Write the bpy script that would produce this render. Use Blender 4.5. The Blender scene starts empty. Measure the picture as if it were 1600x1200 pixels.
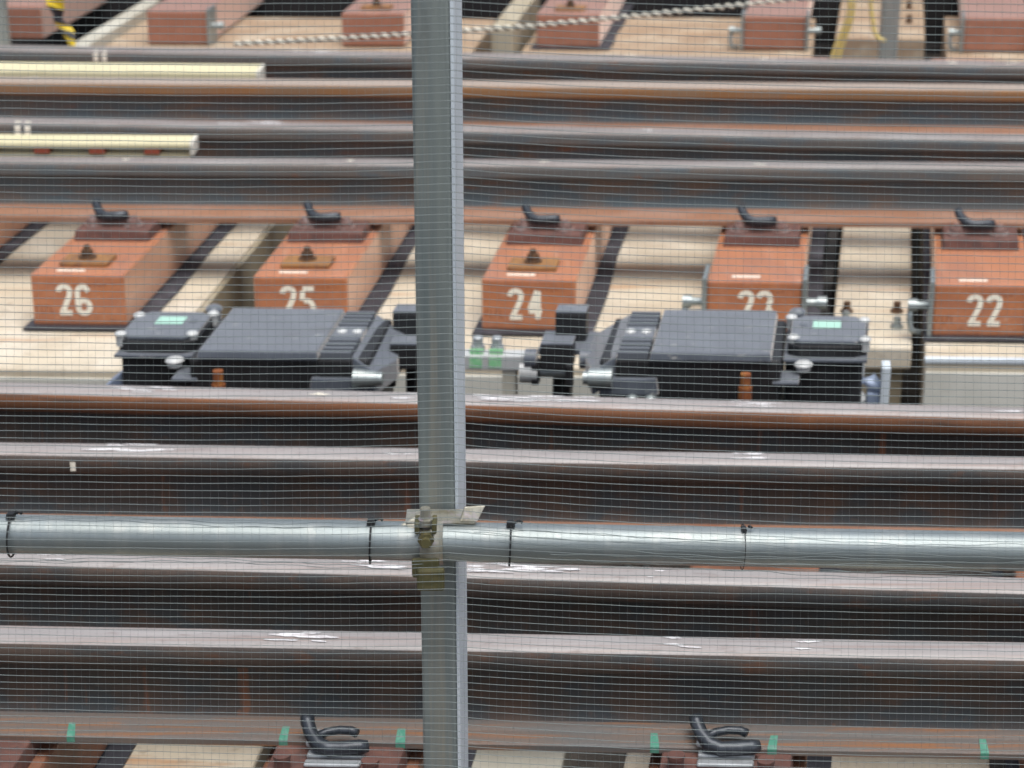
import bpy, math, random
from mathutils import Vector
random.seed(7)

# ------------------------------------------------------------------ camera, light, exposure
sc = bpy.context.scene
FPX = 3250.0                       # focal length in pixels of a 1600 px wide frame
PITCH = math.radians(20.5)
CAM_Z = 2.0
cam = bpy.data.cameras.new('camera')
cam_o = bpy.data.objects.new('camera', cam)
sc.collection.objects.link(cam_o)
cam_o.location = (0, 0, CAM_Z)
cam_o.rotation_euler = (math.radians(90) - PITCH, 0, 0)
cam.sensor_width = 36
cam.lens = 36 * FPX / 1600
cam.clip_start = 0.05
cam.clip_end = 2000
cam.dof.use_dof = True
cam.dof.focus_distance = 2.75
cam.dof.aperture_fstop = 7
sc.camera = cam_o

world = bpy.data.worlds.new('World')
sc.world = world
world.use_nodes = True
wn = world.node_tree
for n in list(wn.nodes):
    wn.nodes.remove(n)
SUN_EL, SUN_AZ = math.radians(74), math.radians(150)   # azimuth from +Y, clockwise
sky = wn.nodes.new('ShaderNodeTexSky')
sky.sky_type = 'NISHITA'
sky.sun_disc = False
sky.sun_elevation = SUN_EL
sky.sun_rotation = SUN_AZ
sky.dust_density = 5
sky.ozone_density = 1
hs = wn.nodes.new('ShaderNodeHueSaturation')
hs.inputs['Saturation'].default_value = 0.62
bg = wn.nodes.new('ShaderNodeBackground')
bg.inputs['Strength'].default_value = 0.112
wo = wn.nodes.new('ShaderNodeOutputWorld')
wn.links.new(sky.outputs[0], hs.inputs['Color'])
wn.links.new(hs.outputs[0], bg.inputs['Color'])
wn.links.new(bg.outputs[0], wo.inputs['Surface'])

sun = bpy.data.lights.new('sun', 'SUN')
sun.energy = 1.5
sun.angle = math.radians(50)
sun.color = (1.0, 0.985, 0.95)
sun_o = bpy.data.objects.new('sun', sun)
sc.collection.objects.link(sun_o)
sd = Vector((math.sin(SUN_AZ) * math.cos(SUN_EL), math.cos(SUN_AZ) * math.cos(SUN_EL), math.sin(SUN_EL)))
sun_o.rotation_euler = sd.to_track_quat('Z', 'Y').to_euler()
sun_o.location = sd * 20

sc.view_settings.view_transform = 'Standard'
sc.view_settings.look = 'None'
sc.view_settings.exposure = 0.6
sc.view_settings.gamma = 1.0
sc.view_settings.use_curve_mapping = False

# ------------------------------------------------------------------ helpers
CP, SP = math.cos(PITCH), math.sin(PITCH)


def ray(px, py):
    x, y = px - 800.0, 600.0 - py
    return Vector((x, FPX * CP + y * SP, -FPX * SP + y * CP))


def at_z(px, py, z):
    d = ray(px, py)
    t = (z - CAM_Z) / d.z
    return Vector((d.x * t, d.y * t, z))


def at_y(px, py, Y):
    d = ray(px, py)
    t = Y / d.y
    return Vector((d.x * t, Y, CAM_Z + d.z * t))


U = Vector((1, -0.035, 0))         # along the track
V = Vector((0.144, 1, 0))


def fan(px):
    """the sleepers of the turnout fan out slightly along the track"""
    V.x = .125 + .06 * max(0.0, min(1.0, (px - 300) / 1150))
    return V

          # along the sleepers, which lie a little skew to the rails
W = Vector((0, 0, 1))


class MB:
    def __init__(self):
        self.v, self.f, self.mi, self.sm = [], [], [], []

    def add(self, vs, fs, mi=0, smooth=False):
        o = len(self.v)
        self.v += [tuple(p) for p in vs]
        for f in fs:
            self.f.append([i + o for i in f])
            self.mi.append(mi)
            self.sm.append(smooth)
        return self

    def box(self, a0, a1, b0, b1, c0, c1, ta=0, tb=0, mi=0):
        vs = [(a0, b0, c0), (a1, b0, c0), (a1, b1, c0), (a0, b1, c0),
              (a0 + ta, b0 + tb, c1), (a1 - ta, b0 + tb, c1), (a1 - ta, b1 - tb, c1), (a0 + ta, b1 - tb, c1)]
        fs = [(3, 2, 1, 0), (4, 5, 6, 7), (0, 1, 5, 4), (1, 2, 6, 5), (2, 3, 7, 6), (3, 0, 4, 7)]
        return self.add(vs, fs, mi)

    def cyl(self, c, r, h, axis='c', n=14, r2=None, mi=0):
        r2 = r if r2 is None else r2
        vs = []
        for k, (rr, t) in enumerate(((r, 0), (r2, h))):
            for i in range(n):
                g = 2 * math.pi * i / n
                x, y = rr * math.cos(g), rr * math.sin(g)
                if axis == 'c':
                    vs.append((c[0] + x, c[1] + y, c[2] + t))
                elif axis == 'a':
                    vs.append((c[0] + t, c[1] + x, c[2] + y))
                else:
                    vs.append((c[0] + x, c[1] + t, c[2] + y))
        o = [tuple(range(n - 1, -1, -1)), tuple(range(n, 2 * n))]
        if axis == 'b':
            o = [tuple(reversed(q)) for q in o]
        self.add(vs, o, mi)
        s = []
        for i in range(n):
            j = (i + 1) % n
            q = (i, j, n + j, n + i)
            s.append(q if axis != 'b' else q[::-1])
        return self.add(vs, s, mi, True)

    def dome(self, c, r, h, n=14, m=4, mi=0):
        vs, fs = [], []
        for k in range(m):
            g = math.pi / 2 * k / m
            for i in range(n):
                t = 2 * math.pi * i / n
                vs.append((c[0] + r * math.cos(g) * math.cos(t), c[1] + r * math.cos(g) * math.sin(t), c[2] + h * math.sin(g)))
        vs.append((c[0], c[1], c[2] + h))
        for k in range(m - 1):
            for i in range(n):
                j = (i + 1) % n
                fs.append((k * n + i, k * n + j, (k + 1) * n + j, (k + 1) * n + i))
        for i in range(n):
            fs.append(((m - 1) * n + i, (m - 1) * n + (i + 1) % n, m * n))
        return self.add(vs, fs, mi, True)

    def tube(self, pts, r, n=8, mi=0, cap=True):
        pts = [Vector(p) for p in pts]
        rs = r if isinstance(r, (list, tuple)) else [r] * len(pts)
        vs, fs = [], []
        ref = Vector((0, 0, 1))
        t0 = (pts[1] - pts[0]).normalized()
        if abs(t0.dot(ref)) > .9:
            ref = Vector((1, 0, 0))
        for i, p in enumerate(pts):
            t = (pts[min(i + 1, len(pts) - 1)] - pts[max(i - 1, 0)]).normalized()
            s = t.cross(ref).normalized()
            u = s.cross(t).normalized()
            for k in range(n):
                g = 2 * math.pi * k / n
                vs.append(p + (s * math.cos(g) + u * math.sin(g)) * rs[i])
        for i in range(len(pts) - 1):
            for k in range(n):
                j = (k + 1) % n
                fs.append((i * n + k, i * n + j, (i + 1) * n + j, (i + 1) * n + k))
        if cap:
            fs.append(tuple(range(n - 1, -1, -1)))
            e = (len(pts) - 1) * n
            fs.append(tuple(range(e, e + n)))
        return self.add(vs, fs, mi, True)

    def prism(self, poly, c0, c1, mi=0):
        """poly: counter-clockwise (a,b) outline, extruded in c"""
        n = len(poly)
        vs = [(p[0], p[1], c0) for p in poly] + [(p[0], p[1], c1) for p in poly]
        fs = [tuple(range(n - 1, -1, -1)), tuple(range(n, 2 * n))]
        for i in range(n):
            j = (i + 1) % n
            fs.append((i, j, n + j, n + i))
        return self.add(vs, fs, mi)

    def build(self, name, mat, parent=None, loc=None, skew=False, bevel=0, seg=2):
        vs = self.v
        if skew:
            vs = [tuple(U * p[0] + V * p[1] + W * p[2]) for p in vs]
        me = bpy.data.meshes.new(name)
        me.from_pydata([tuple(p) for p in vs], [], self.f)
        for m in (mat if isinstance(mat, (list, tuple)) else [mat]):
            me.materials.append(m)
        me.polygons.foreach_set('material_index', self.mi)
        me.polygons.foreach_set('use_smooth', self.sm)
        me.update()
        o = bpy.data.objects.new(name, me)
        sc.collection.objects.link(o)
        if parent:
            o.parent = parent
        if loc is not None:
            o.location = loc
        if bevel:
            b = o.modifiers.new('bevel', 'BEVEL')
            b.width = bevel
            b.segments = seg
            b.limit_method = 'ANGLE'
            b.angle_limit = math.radians(40)
        return o


def thing(name, label, cat, loc=(0, 0, 0), group=None):
    o = bpy.data.objects.new(name, None)
    o.empty_display_size = .05
    sc.collection.objects.link(o)
    o.location = loc
    return tag(o, label, cat, group)


def tag(o, label, cat, group=None):
    o['label'] = label
    o['category'] = cat
    if group:
        o['group'] = group
    return o


def struct(o):
    o['kind'] = 'structure'
    return o


# ------------------------------------------------------------------ materials (all procedural, world-space noise)
def lin(r, g, b):
    f = lambda c: (c / 255 / 12.92) if c <= 10 else ((c / 255 + .055) / 1.055) ** 2.4
    return (f(r), f(g), f(b), 1)


def mat(name, base, rough=.6, metal=0.0, layers=(), bump=0.0, bscale=60, spec=.5, bdist=.002, sheen=0.0, sheen_tint=(.9, .85, .8, 1), coat=0.0):
    """layers: (colour, scale xyz, lo, hi, amount) noise masks mixed over the base in order"""
    m = bpy.data.materials.new(name)
    m.use_nodes = True
    t = m.node_tree
    p = t.nodes['Principled BSDF']
    geo = t.nodes.new('ShaderNodeNewGeometry')
    col = None
    for i, (c, s, lo, hi, amt) in enumerate(layers):
        mp = t.nodes.new('ShaderNodeMapping')
        mp.inputs['Scale'].default_value = s
        mp.inputs['Location'].default_value = (3.1 * i + len(name), 1.7 * i, .9 * i)
        t.links.new(geo.outputs['Position'], mp.inputs['Vector'])
        nz = t.nodes.new('ShaderNodeTexNoise')
        nz.inputs['Scale'].default_value = 1
        nz.inputs['Detail'].default_value = 5
        nz.inputs['Roughness'].default_value = .6
        t.links.new(mp.outputs[0], nz.inputs['Vector'])
        mr = t.nodes.new('ShaderNodeMapRange')
        mr.inputs['From Min'].default_value = lo
        mr.inputs['From Max'].default_value = hi
        mr.inputs['To Max'].default_value = amt
        t.links.new(nz.outputs[0], mr.inputs['Value'])
        mx = t.nodes.new('ShaderNodeMix')
        mx.data_type = 'RGBA'
        t.links.new(mr.outputs[0], mx.inputs['Factor'])
        if col is None:
            mx.inputs['A'].default_value = base
        else:
            t.links.new(col, mx.inputs['A'])
        mx.inputs['B'].default_value = c
        col = mx.outputs['Result']
    if col is None:
        p.inputs['Base Color'].default_value = base
    else:
        t.links.new(col, p.inputs['Base Color'])
    p.inputs['Roughness'].default_value = rough
    p.inputs['Metallic'].default_value = metal
    if coat:
        p.inputs['Coat Weight'].default_value = coat
        p.inputs['Coat Roughness'].default_value = .32
    if sheen:
        p.inputs['Sheen Weight'].default_value = sheen
        p.inputs['Sheen Roughness'].default_value = .45
        p.inputs['Sheen Tint'].default_value = sheen_tint
    p.inputs['Specular IOR Level'].default_value = spec
    if bump:
        nz = t.nodes.new('ShaderNodeTexNoise')
        nz.inputs['Scale'].default_value = bscale
        nz.inputs['Detail'].default_value = 4
        t.links.new(geo.outputs['Position'], nz.inputs['Vector'])
        bp = t.nodes.new('ShaderNodeBump')
        bp.inputs['Strength'].default_value = bump
        bp.inputs['Distance'].default_value = bdist
        t.links.new(nz.outputs[0], bp.inputs['Height'])
        t.links.new(bp.outputs[0], p.inputs['Normal'])
    return m


def C(r, g, b):
    return (r, g, b, 1)


M = {}
# rails
STREAK = (2.2, 60, 60)
M['head_top'] = mat('rail_head_top', C(.285, .268, .262), .4, .0, [(C(.37, .35, .345), (3, 40, 40), .4, .7, .8), (C(.27, .18, .145), (1.2, 110, 110), .5, .7, .75), (C(.20, .16, .145), (26, 90, 90), .56, .70, .6)], .3, 160)
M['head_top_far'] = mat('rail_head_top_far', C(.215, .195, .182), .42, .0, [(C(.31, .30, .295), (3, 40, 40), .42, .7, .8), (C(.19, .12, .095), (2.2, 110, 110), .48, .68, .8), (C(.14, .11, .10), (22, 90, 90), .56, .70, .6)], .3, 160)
M['head_top_tan'] = mat('rail_head_top_tan', C(.31, .25, .20), .5, 0, [(C(.38, .33, .30), (3, 60, 60), .4, .7, .8), (C(.30, .2, .13), (2, 90, 90), .52, .75, .6)], .15, 120)
M['side_grey'] = mat('rail_side_grey', C(.118, .116, .112), .5, 0, [(C(.16, .128, .105), (6, 25, 25), .45, .7, .8), (C(.095, .12, .135), (9, 18, 18), .5, .65, .9), (C(.20, .09, .05), (14, 50, 50), .62, .72, .7)], .2, 150)
M['side_orange'] = mat('rail_side_orange', C(.25, .13, .056), .7, 0, [(C(.21, .145, .095), (5, 15, 15), .42, .62, .9), (C(.31, .145, .045), (8, 40, 40), .55, .7, .8)], .2, 150)
M['side_rust'] = mat('rail_side_rust', C(.20, .085, .04), .75, 0, [(C(.06, .045, .036), (3, 40, 70), .50, .66, .9), (C(.27, .11, .045), (8, 30, 30), .58, .72, .8)], .2, 150)
M['side_dark'] = mat('rail_side_dark', C(.085, .062, .05), .7, 0, [(C(.045, .048, .05), (7, 20, 20), .42, .6, .9), (C(.12, .055, .03), (18, 40, 40), .56, .72, .8), (C(.05, .04, .035), (70, 70, 70), .55, .68, .6)], .25, 150)
M['web_grey'] = mat('rail_web_grey', C(.092, .094, .093), .55, 0, [(C(.14, .095, .068), (7, 7, 12), .48, .64, .85), (C(.072, .098, .112), (6, 6, 14), .46, .6, .95), (C(.19, .08, .035), (8, 8, 60), .60, .72, .8)], .2, 150)
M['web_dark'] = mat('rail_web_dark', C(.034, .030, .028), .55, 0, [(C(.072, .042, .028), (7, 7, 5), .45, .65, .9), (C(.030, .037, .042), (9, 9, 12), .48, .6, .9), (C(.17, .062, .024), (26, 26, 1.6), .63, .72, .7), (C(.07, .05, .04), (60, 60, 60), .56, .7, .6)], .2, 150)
M['foot_rust'] = mat('rail_foot_rust', C(.29, .148, .088), .6, 0, [(C(.34, .22, .17), (4, 30, 30), .45, .65, .8), (C(.22, .09, .055), (12, 60, 60), .55, .7, .8)], .25, 150)
M['foot_dark'] = mat('rail_foot_dark', C(.15, .125, .11), .38, 0, [(C(.27, .12, .05), (4, 120, 120), .52, .66, .85), (C(.12, .125, .125), (6, 50, 50), .5, .65, .8)], .25, 150)
M['paint_white'] = mat('paint_white', C(.72, .72, .73), .6, 0, [(C(.42, .38, .38), (40, 120, 120), .48, .62, .8)])
M['paint_cream'] = mat('paint_cream', C(.86, .82, .70), .7, 0, [(C(.6, .45, .33), (60, 60, 60), .55, .75, .5)])
M['paint_green'] = mat('paint_green', C(.06, .24, .17), .6, 0, [(C(.14, .3, .24), (90, 60, 60), .45, .6, .7)])
# sleepers and slabs
M['sleeper'] = mat('sleeper_brown', C(.45, .16, .062), .42, 0, [(C(.37, .14, .075), (14, 3, 30), .42, .62, .8), (C(.50, .22, .125), (30, 2, 40), .52, .7, .6), (C(.24, .085, .045), (40, 5, 40), .60, .74, .65), (C(.56, .33, .22), (70, 6, 90), .60, .72, .6), (C(.30, .12, .07), (9, 9, 9), .56, .70, .5)], .35, 90, sheen=.45, sheen_tint=(1, .76, .58, 1), coat=.6)
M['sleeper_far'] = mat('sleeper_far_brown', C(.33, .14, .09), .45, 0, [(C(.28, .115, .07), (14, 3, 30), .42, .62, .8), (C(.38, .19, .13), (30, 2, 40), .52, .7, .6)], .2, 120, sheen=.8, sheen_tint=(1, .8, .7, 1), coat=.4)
M['cream'] = mat('concrete_cream', C(.56, .495, .38), .8, 0, [(C(.49, .44, .35), (3, 5, 5), .42, .6, .9), (C(.66, .61, .51), (5, 3, 9), .5, .68, .8), (C(.42, .21, .085), (1.3, 17, 14), .60, .68, .75), (C(.30, .24, .17), (22, 30, 22), .60, .72, .65), (C(.42, .34, .24), (2.5, 6, 6), .52, .66, .65), (C(.36, .31, .25), (90, 90, 90), .55, .7, .45)], .5, 60)
M['cream_grey'] = mat('concrete_grey_cream', C(.50, .49, .42), .85, 0, [(C(.42, .40, .33), (4, 4, 14), .42, .6, .9), (C(.38, .25, .14), (5, 9, 5), .63, .72, .6)], .2, 70)
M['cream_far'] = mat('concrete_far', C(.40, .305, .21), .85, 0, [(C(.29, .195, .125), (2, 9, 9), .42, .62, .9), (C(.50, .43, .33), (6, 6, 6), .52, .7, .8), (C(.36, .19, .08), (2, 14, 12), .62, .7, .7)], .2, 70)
M['lit_front'] = mat('concrete_lit_front', C(.66, .66, .60), .8, 0, [(C(.56, .56, .50), (5, 5, 3), .42, .62, .9), (C(.45, .38, .28), (9, 9, 3), .62, .74, .6)], .3, 60)  # paler concrete that puts brightness into the dim slab fronts
M['shade_grey'] = mat('concrete_shading', C(.34, .29, .20), .85, 0, [(C(.42, .38, .29), (9, 9, 2), .42, .6, .9), (C(.22, .18, .12), (14, 14, 3), .56, .7, .7)], .2, 70)  # concrete with the shade of side and recessed faces put into its colour
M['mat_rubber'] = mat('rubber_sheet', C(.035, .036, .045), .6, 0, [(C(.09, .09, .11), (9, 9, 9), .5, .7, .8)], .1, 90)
M['sleeper_dirty'] = mat('sleeper_oily', C(.22, .10, .06), .5, 0, [(C(.12, .06, .04), (9, 9, 9), .45, .65, .8), (C(.30, .15, .09), (30, 3, 30), .55, .7, .7)], .3, 90)
M['ground'] = mat('ground_dark', C(.035, .03, .026), .9, 0, [(C(.06, .05, .042), (25, 25, 25), .45, .65, .9)], .5, 60, bdist=.02)
M['black_void'] = mat('shadow_black', C(.018, .017, .018), .8, 0, [(C(.035, .03, .028), (5, 5, 5), .45, .65, .9)], .1, 50)  # near-black colour for shade in the slit and the far void
# fittings
M['plate_rust'] = mat('tie_plate_rust', C(.115, .055, .045), .6, 0, [(C(.18, .085, .065), (20, 20, 40), .45, .65, .8), (C(.075, .05, .048), (40, 40, 40), .5, .7, .8)], .3, 200)
M['plate_orange'] = mat('small_plate_rust', C(.30, .15, .05), .65, 0, [(C(.17, .085, .05), (30, 30, 30), .45, .65, .8)], .3, 200)
M['nut'] = mat('nut_rust', C(.24, .15, .13), .4, .2, [(C(.36, .32, .31), (60, 60, 60), .5, .62, .7)], .2, 200)
M['bolt_dark'] = mat('bolt_dark_rust', C(.09, .05, .028), .55, .1, [(C(.2, .1, .045), (80, 80, 80), .5, .65, .7)], .2, 200)
M['clip'] = mat('clip_black', C(.035, .042, .052), .33, .35, [(C(.07, .08, .095), (40, 40, 40), .45, .65, .8)])
M['spring_steel'] = mat('steel_pale', C(.42, .45, .47), .4, .4, [(C(.3, .31, .32), (40, 40, 40), .45, .65, .8)], .1, 150)
M['galv'] = mat('galvanised', C(.33, .38, .39), .42, .65, [(C(.33, .37, .365), (3, 3, 3), .4, .62, .8), (C(.48, .50, .48), (40, 40, 7), .5, .7, .6)], .08, 60)
M['galv_post'] = mat('galvanised_post', C(.25, .285, .27), .5, .1, [(C(.165, .20, .205), (34, 34, 1.6), .42, .62, .9), (C(.31, .305, .255), (48, 48, 1.3), .52, .66, .8), (C(.14, .15, .14), (20, 20, 9), .60, .72, .5)], .08, 60)
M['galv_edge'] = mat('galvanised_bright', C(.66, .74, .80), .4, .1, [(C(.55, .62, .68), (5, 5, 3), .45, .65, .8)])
M['zinc_yellow'] = mat('zinc_yellow', C(.44, .43, .36), .35, .5, [(C(.26, .23, .15), (50, 50, 50), .45, .65, .7), (C(.5, .42, .5), (60, 60, 60), .55, .68, .6)])
M['clamp_olive'] = mat('clamp_olive', C(.115, .11, .05), .5, .3, [(C(.2, .17, .08), (50, 50, 50), .45, .65, .7)], .2, 100)
M['white_metal'] = mat('white_metal', C(.50, .52, .52), .4, .1, [(C(.5, .5, .48), (30, 30, 30), .45, .65, .6)])
M['machine'] = mat('machine_black', C(.014, .0145, .016), .5, 0, [(C(.028, .03, .033), (14, 14, 14), .45, .65, .8)], .1, 120)
M['machine_lid'] = mat('machine_lid_grey', C(.082, .098, .122), .4, 0, [(C(.105, .124, .152), (20, 12, 12), .45, .65, .8), (C(.36, .36, .34), (24, 50, 50), .63, .70, .8), (C(.06, .068, .082), (12, 12, 12), .56, .68, .7)], .12, 140, sheen=.7)
M['fin'] = mat('machine_fin_grey', C(.12, .135, .155), .45)
M['label_green'] = mat('label_mint', C(.36, .60, .50), .5)
M['amber'] = mat('bolt_orange', C(.22, .075, .03), .45, 0, [(C(.34, .15, .04), (60, 60, 40), .5, .62, .8)])
M['green_chalk'] = mat('chalk_green', C(.22, .56, .27), .7, 0, [(C(.5, .68, .5), (80, 80, 80), .45, .65, .7)])
M['timber_yellow'] = mat('cover_yellow', C(.66, .615, .40), .6, 0, [(C(.56, .515, .32), (3, 40, 40), .42, .62, .8), (C(.74, .70, .48), (2, 60, 60), .52, .7, .8), (C(.36, .31, .18), (14, 60, 60), .60, .74, .6)], .1, 100)
M['timber_end'] = mat('cover_end_pale', C(.66, .64, .56), .6)
M['foot_red'] = mat('support_red', C(.33, .08, .045), .6)
M['rope_white'] = mat('rope_white', C(.80, .80, .70), .8, 0, [(C(.5, .48, .38), (60, 60, 60), .45, .65, .7)])
M['rope_black'] = mat('rope_black', C(.022, .026, .03), .7)
M['tape_yellow'] = mat('tape_yellow', C(.68, .50, .02), .45)
M['tape_black'] = mat('tape_black', C(.02, .022, .028), .45)
M['strap'] = mat('strap_straw', C(.58, .47, .16), .75, 0, [(C(.48, .38, .24), (40, 40, 40), .45, .65, .8), (C(.22, .16, .08), (60, 60, 60), .62, .7, .8)], .3, 150)
M['net'] = mat('net_cord', C(.17, .205, .205), .6)
M['tie'] = mat('tie_black', C(.012, .013, .014), .55)
M['stamp'] = mat('stamp_ink', C(.26, .09, .045), .8)
M['blue_plate'] = mat('plate_blue_grey', C(.30, .37, .50), .4, .2, [(C(.2, .26, .38), (30, 30, 9), .45, .65, .7)])

# ------------------------------------------------------------------ setting: ground
Z_RAIL, Z_SLEEP, Z_SLAB = 0.55, 0.37, 0.22
g = MB()
g.add([(-300, -300, 0), (300, -300, 0), (300, 300, 0), (-300, 300, 0)], [(0, 1, 2, 3)])
struct(g.build('ground', M['ground']))


# ------------------------------------------------------------------ rails
def rail(label, yl, yr, hw, mats, marks=(), fw=.0635, fb=.152, group='rails of the turnout'):
    """yl / yr: where the front edge of the running surface meets the frame's sides"""
    p0, p1 = at_z(0, yl, Z_RAIL), at_z(1600, yr, Z_RAIL)
    d = (p1 - p0).normalized()
    n = Vector((-d.y, d.x, 0))
    A, B = p0 - d * 3.0, p1 + d * 3.0
    L = (B - A).length
    mid = (A + B) / 2
    loc = Vector((mid.x, mid.y, Z_RAIL - .152))
    t = thing('rail', label, 'rail', loc, group)
    w = hw / 2

    def strip(prof, cuts=40, smooth=False):
        m = MB()
        k = len(prof)
        vs, fs, mi = [], [], []
        for i in range(cuts + 1):
            s = -L / 2 + L * i / cuts
            for (q, z, _) in prof:
                pt = d * s + n * (q + w) + Vector((0, 0, .152 + z))
                vs.append(pt)
        m.v = [tuple(v) for v in vs]
        for i in range(cuts):
            for j in range(k - 1):
                m.f.append([i * k + j, (i + 1) * k + j, (i + 1) * k + j + 1, i * k + j + 1])
                m.mi.append(prof[j][2])
                m.sm.append(smooth)
        return m
    # profile points run from the front (negative q) over the top to the back; third value: material of the next strip
    head = [(-.009, -.050, 1), (-w + .004, -.040, 1), (-w - .001, -.037, 1), (-w - .001, -.015, 1), (-w + .002, -.006, 0), (-w + .009, -.001, 0), (0, 0, 0),
            (w - .009, -.001, 0), (w - .002, -.006, 1), (w + .001, -.015, 1), (w + .001, -.037, 1), (w - .004, -.040, 1), (.009, -.050, 0)]
    strip(head, smooth=mats[2] is M['web_dark']).build('rail_head', mats[:2], t)
    webf = [(-.017, -.128, 0), (-.010, -.118, 0), (-.0075, -.10, 0), (-.0072, -.07, 0), (-.0085, -.055, 0), (-.0092, -.0495, 0)]
    webb = [(-q, z, 0) for (q, z, _) in reversed(webf)]
    m = strip(webf)
    m2 = strip(webb)
    m.sm = [True] * len(m.sm)
    m.add(m2.v, m2.f, 0, True)
    m.build('rail_web', mats[2], t)
    foot = [(-fw, -fb, 0), (-fw, -.143, 0), (-fw + .0025, -.140, 0), (-.035, -.135, 0), (-.017, -.1275, 0)]
    foot = foot + [(-q, z, 0) for (q, z, _) in reversed(foot)]
    fm = strip(foot)
    fm.sm = [False] * len(fm.sm)
    fm.build('rail_foot', mats[3], t)
    # paint smears on the running surface
    for (x0, x1, kind) in marks:
        for k in range(max(2, int((x1 - x0) / 14))):
            xm = random.uniform(x0, x1)
            half = random.uniform(.14, .42) * min(90, max(22, x1 - x0))
            yy = yl + (yr - yl) * xm / 1600
            c = at_z(xm, yy, Z_RAIL)
            sxl = (at_z(xm + half, yy, Z_RAIL) - at_z(xm - half, yy, Z_RAIL)).length / 2
            pm = MB()
            pts = []
            off = random.uniform(.2, .8) * hw
            hh = random.uniform(.03, .08) * hw
            sl = random.uniform(-.12, .12)
            N = 18
            for i in range(N):
                gq = 2 * math.pi * i / N
                r = random.uniform(.6, 1.2)
                e = math.cos(gq) * sxl * random.uniform(.8, 1.1)
                o_ = max(.012, min(hw - .012, off + math.sin(gq) * hh * r + sl * e))
                pts.append(c + d * e + n * o_ + Vector((0, 0, .0006 + .00015 * k)) - loc)
            pm.add(pts, [tuple(range(N))])
            pm.build('paint_mark', M[kind], t)
    return t, p0, d, n, loc


def rail_frame(r, px):
    """point on the front edge of the running surface in picture column px"""
    t, p0, d, n, loc = r
    dd = ray(px, 600)
    k = (dd.x * p0.y - dd.y * p0.x) / (dd.y * d.x - dd.x * d.y)
    return p0 + d * k


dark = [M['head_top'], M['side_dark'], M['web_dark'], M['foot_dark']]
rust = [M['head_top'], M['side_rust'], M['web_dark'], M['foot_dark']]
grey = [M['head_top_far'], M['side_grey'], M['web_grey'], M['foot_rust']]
oran = [M['head_top_tan'], M['side_orange'], M['web_grey'], M['foot_rust']]
RA = rail('dark rail with bluish foot and green paint marks, clipped by pale steel clamps', 1001, 1028, .060, dark, [(430, 535, 'paint_white'), (1040, 1090, 'paint_white'), (1240, 1290, 'paint_white')])
RB = rail('dark rail running directly under the scaffold pipe, white smears on its head', 878, 924, .060, dark, [(0, 90, 'paint_white'), (540, 640, 'paint_white'), (735, 910, 'paint_white'), (1010, 1040, 'paint_white')])
RC = rail('dark rail with brown head side, between the scaffold pipe and the next rail', 707, 730, .060, [M['head_top'], M['side_dark'], M['web_dark'], M['foot_rust']], [(150, 260, 'paint_white'), (610, 645, 'paint_white'), (1140, 1210, 'paint_white')])
RD = rail('rail with rusty orange head side in front of the black switch machines', 611, 651, .060, rust, [(188, 270, 'paint_white'), (475, 520, 'paint_cream'), (595, 645, 'paint_white'), (742, 935, 'paint_white'), (1115, 1200, 'paint_white'), (1560, 1600, 'paint_white')])
RE = rail('grey rail with rust red foot clipped to the numbered brown sleepers', 252, 262, .068, grey, [(180, 195, 'paint_cream'), (845, 860, 'paint_cream'), (1180, 1195, 'paint_cream'), (545, 555, 'paint_cream')], fw=.092, fb=.158)
RF = rail('grey rail behind the shorter yellow cover strip, pale cream band on its side', 191, 218, .078, grey, [(350, 430, 'paint_white'), (1000, 1030, 'paint_white')])
RG = rail('rail with orange rusted head side and tan top', 127.5, 139, .085, oran, [(35, 50, 'paint_white')])
RH = rail('grey rail behind the longer yellow cover strip, rope end on its head', 77, 103, .088, grey, [(450, 520, 'paint_white'), (975, 1010, 'paint_cream'), (1195, 1215, 'paint_cream'), (1480, 1500, 'paint_cream'), (1575, 1595, 'paint_cream')])

# green paint on the near rail's foot
for px in (74, 424, 617, 1037, 1231, 1583):
    t, p0, d, n, loc = RA
    q = rail_frame(RA, px) - loc
    m = MB()
    lean = random.uniform(-.004, .006)
    f0 = q + n * (.030 - .0640)
    f0.z = .0102
    b0 = q + n * (.030 - .0355) + d * lean
    b0.z = .0178
    hw_ = random.uniform(.0055, .0075)
    low = q + n * (.030 - .0645)
    low.z = .0008
    top_f = q + n * (.030 - .0615)
    top_f.z = .0126
    vs = [low - d * hw_, low + d * hw_, f0 - d * hw_, f0 + d * hw_, top_f - d * hw_, top_f + d * hw_, b0 - d * hw_ * .8, b0 + d * hw_ * .8]
    m.add(vs, [(0, 1, 3, 2), (2, 3, 5, 4), (4, 5, 7, 6)])
    m.build('paint_mark', M['paint_green'], t)
# cream bands chalked round two far rail heads
for R_, px, hwid in ((RH, 193, .088), (RF, 70, .078)):
    t, p0, d, n, loc = R_
    q = rail_frame(R_, px) - loc
    m = MB()
    for k, (o0, o1) in enumerate(((-.026, -.008), (.004, .022))):
        a, b = q + d * o0, q + d * o1
        f = n * -.0022
        z0, z1, z2 = Vector((0, 0, -.036)), Vector((0, 0, -.014)), Vector((0, 0, .001))
        m.add([a + f + z0, b + f + z0, b + f + z1, a + f + z1, a + n * .01 + z2, b + n * .01 + z2], [(0, 1, 2, 3), (3, 2, 5, 4)])
    m.build('paint_band', M['paint_cream'], t)
# small cream crayon tick on rail C's head side
t, p0, d, n, loc = RC
q = rail_frame(RC, 104) - loc
m = MB().add([q + n * -.002 + Vector((0, 0, -.034)) - d * .005, q + n * -.002 + Vector((0, 0, -.034)) + d * .005, q + n * -.002 + Vector((0, 0, -.016)) + d * .005, q + n * -.002 + Vector((0, 0, -.016)) - d * .005], [(0, 1, 2, 3)])
m.build('paint_mark', M['paint_cream'], t)


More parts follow.
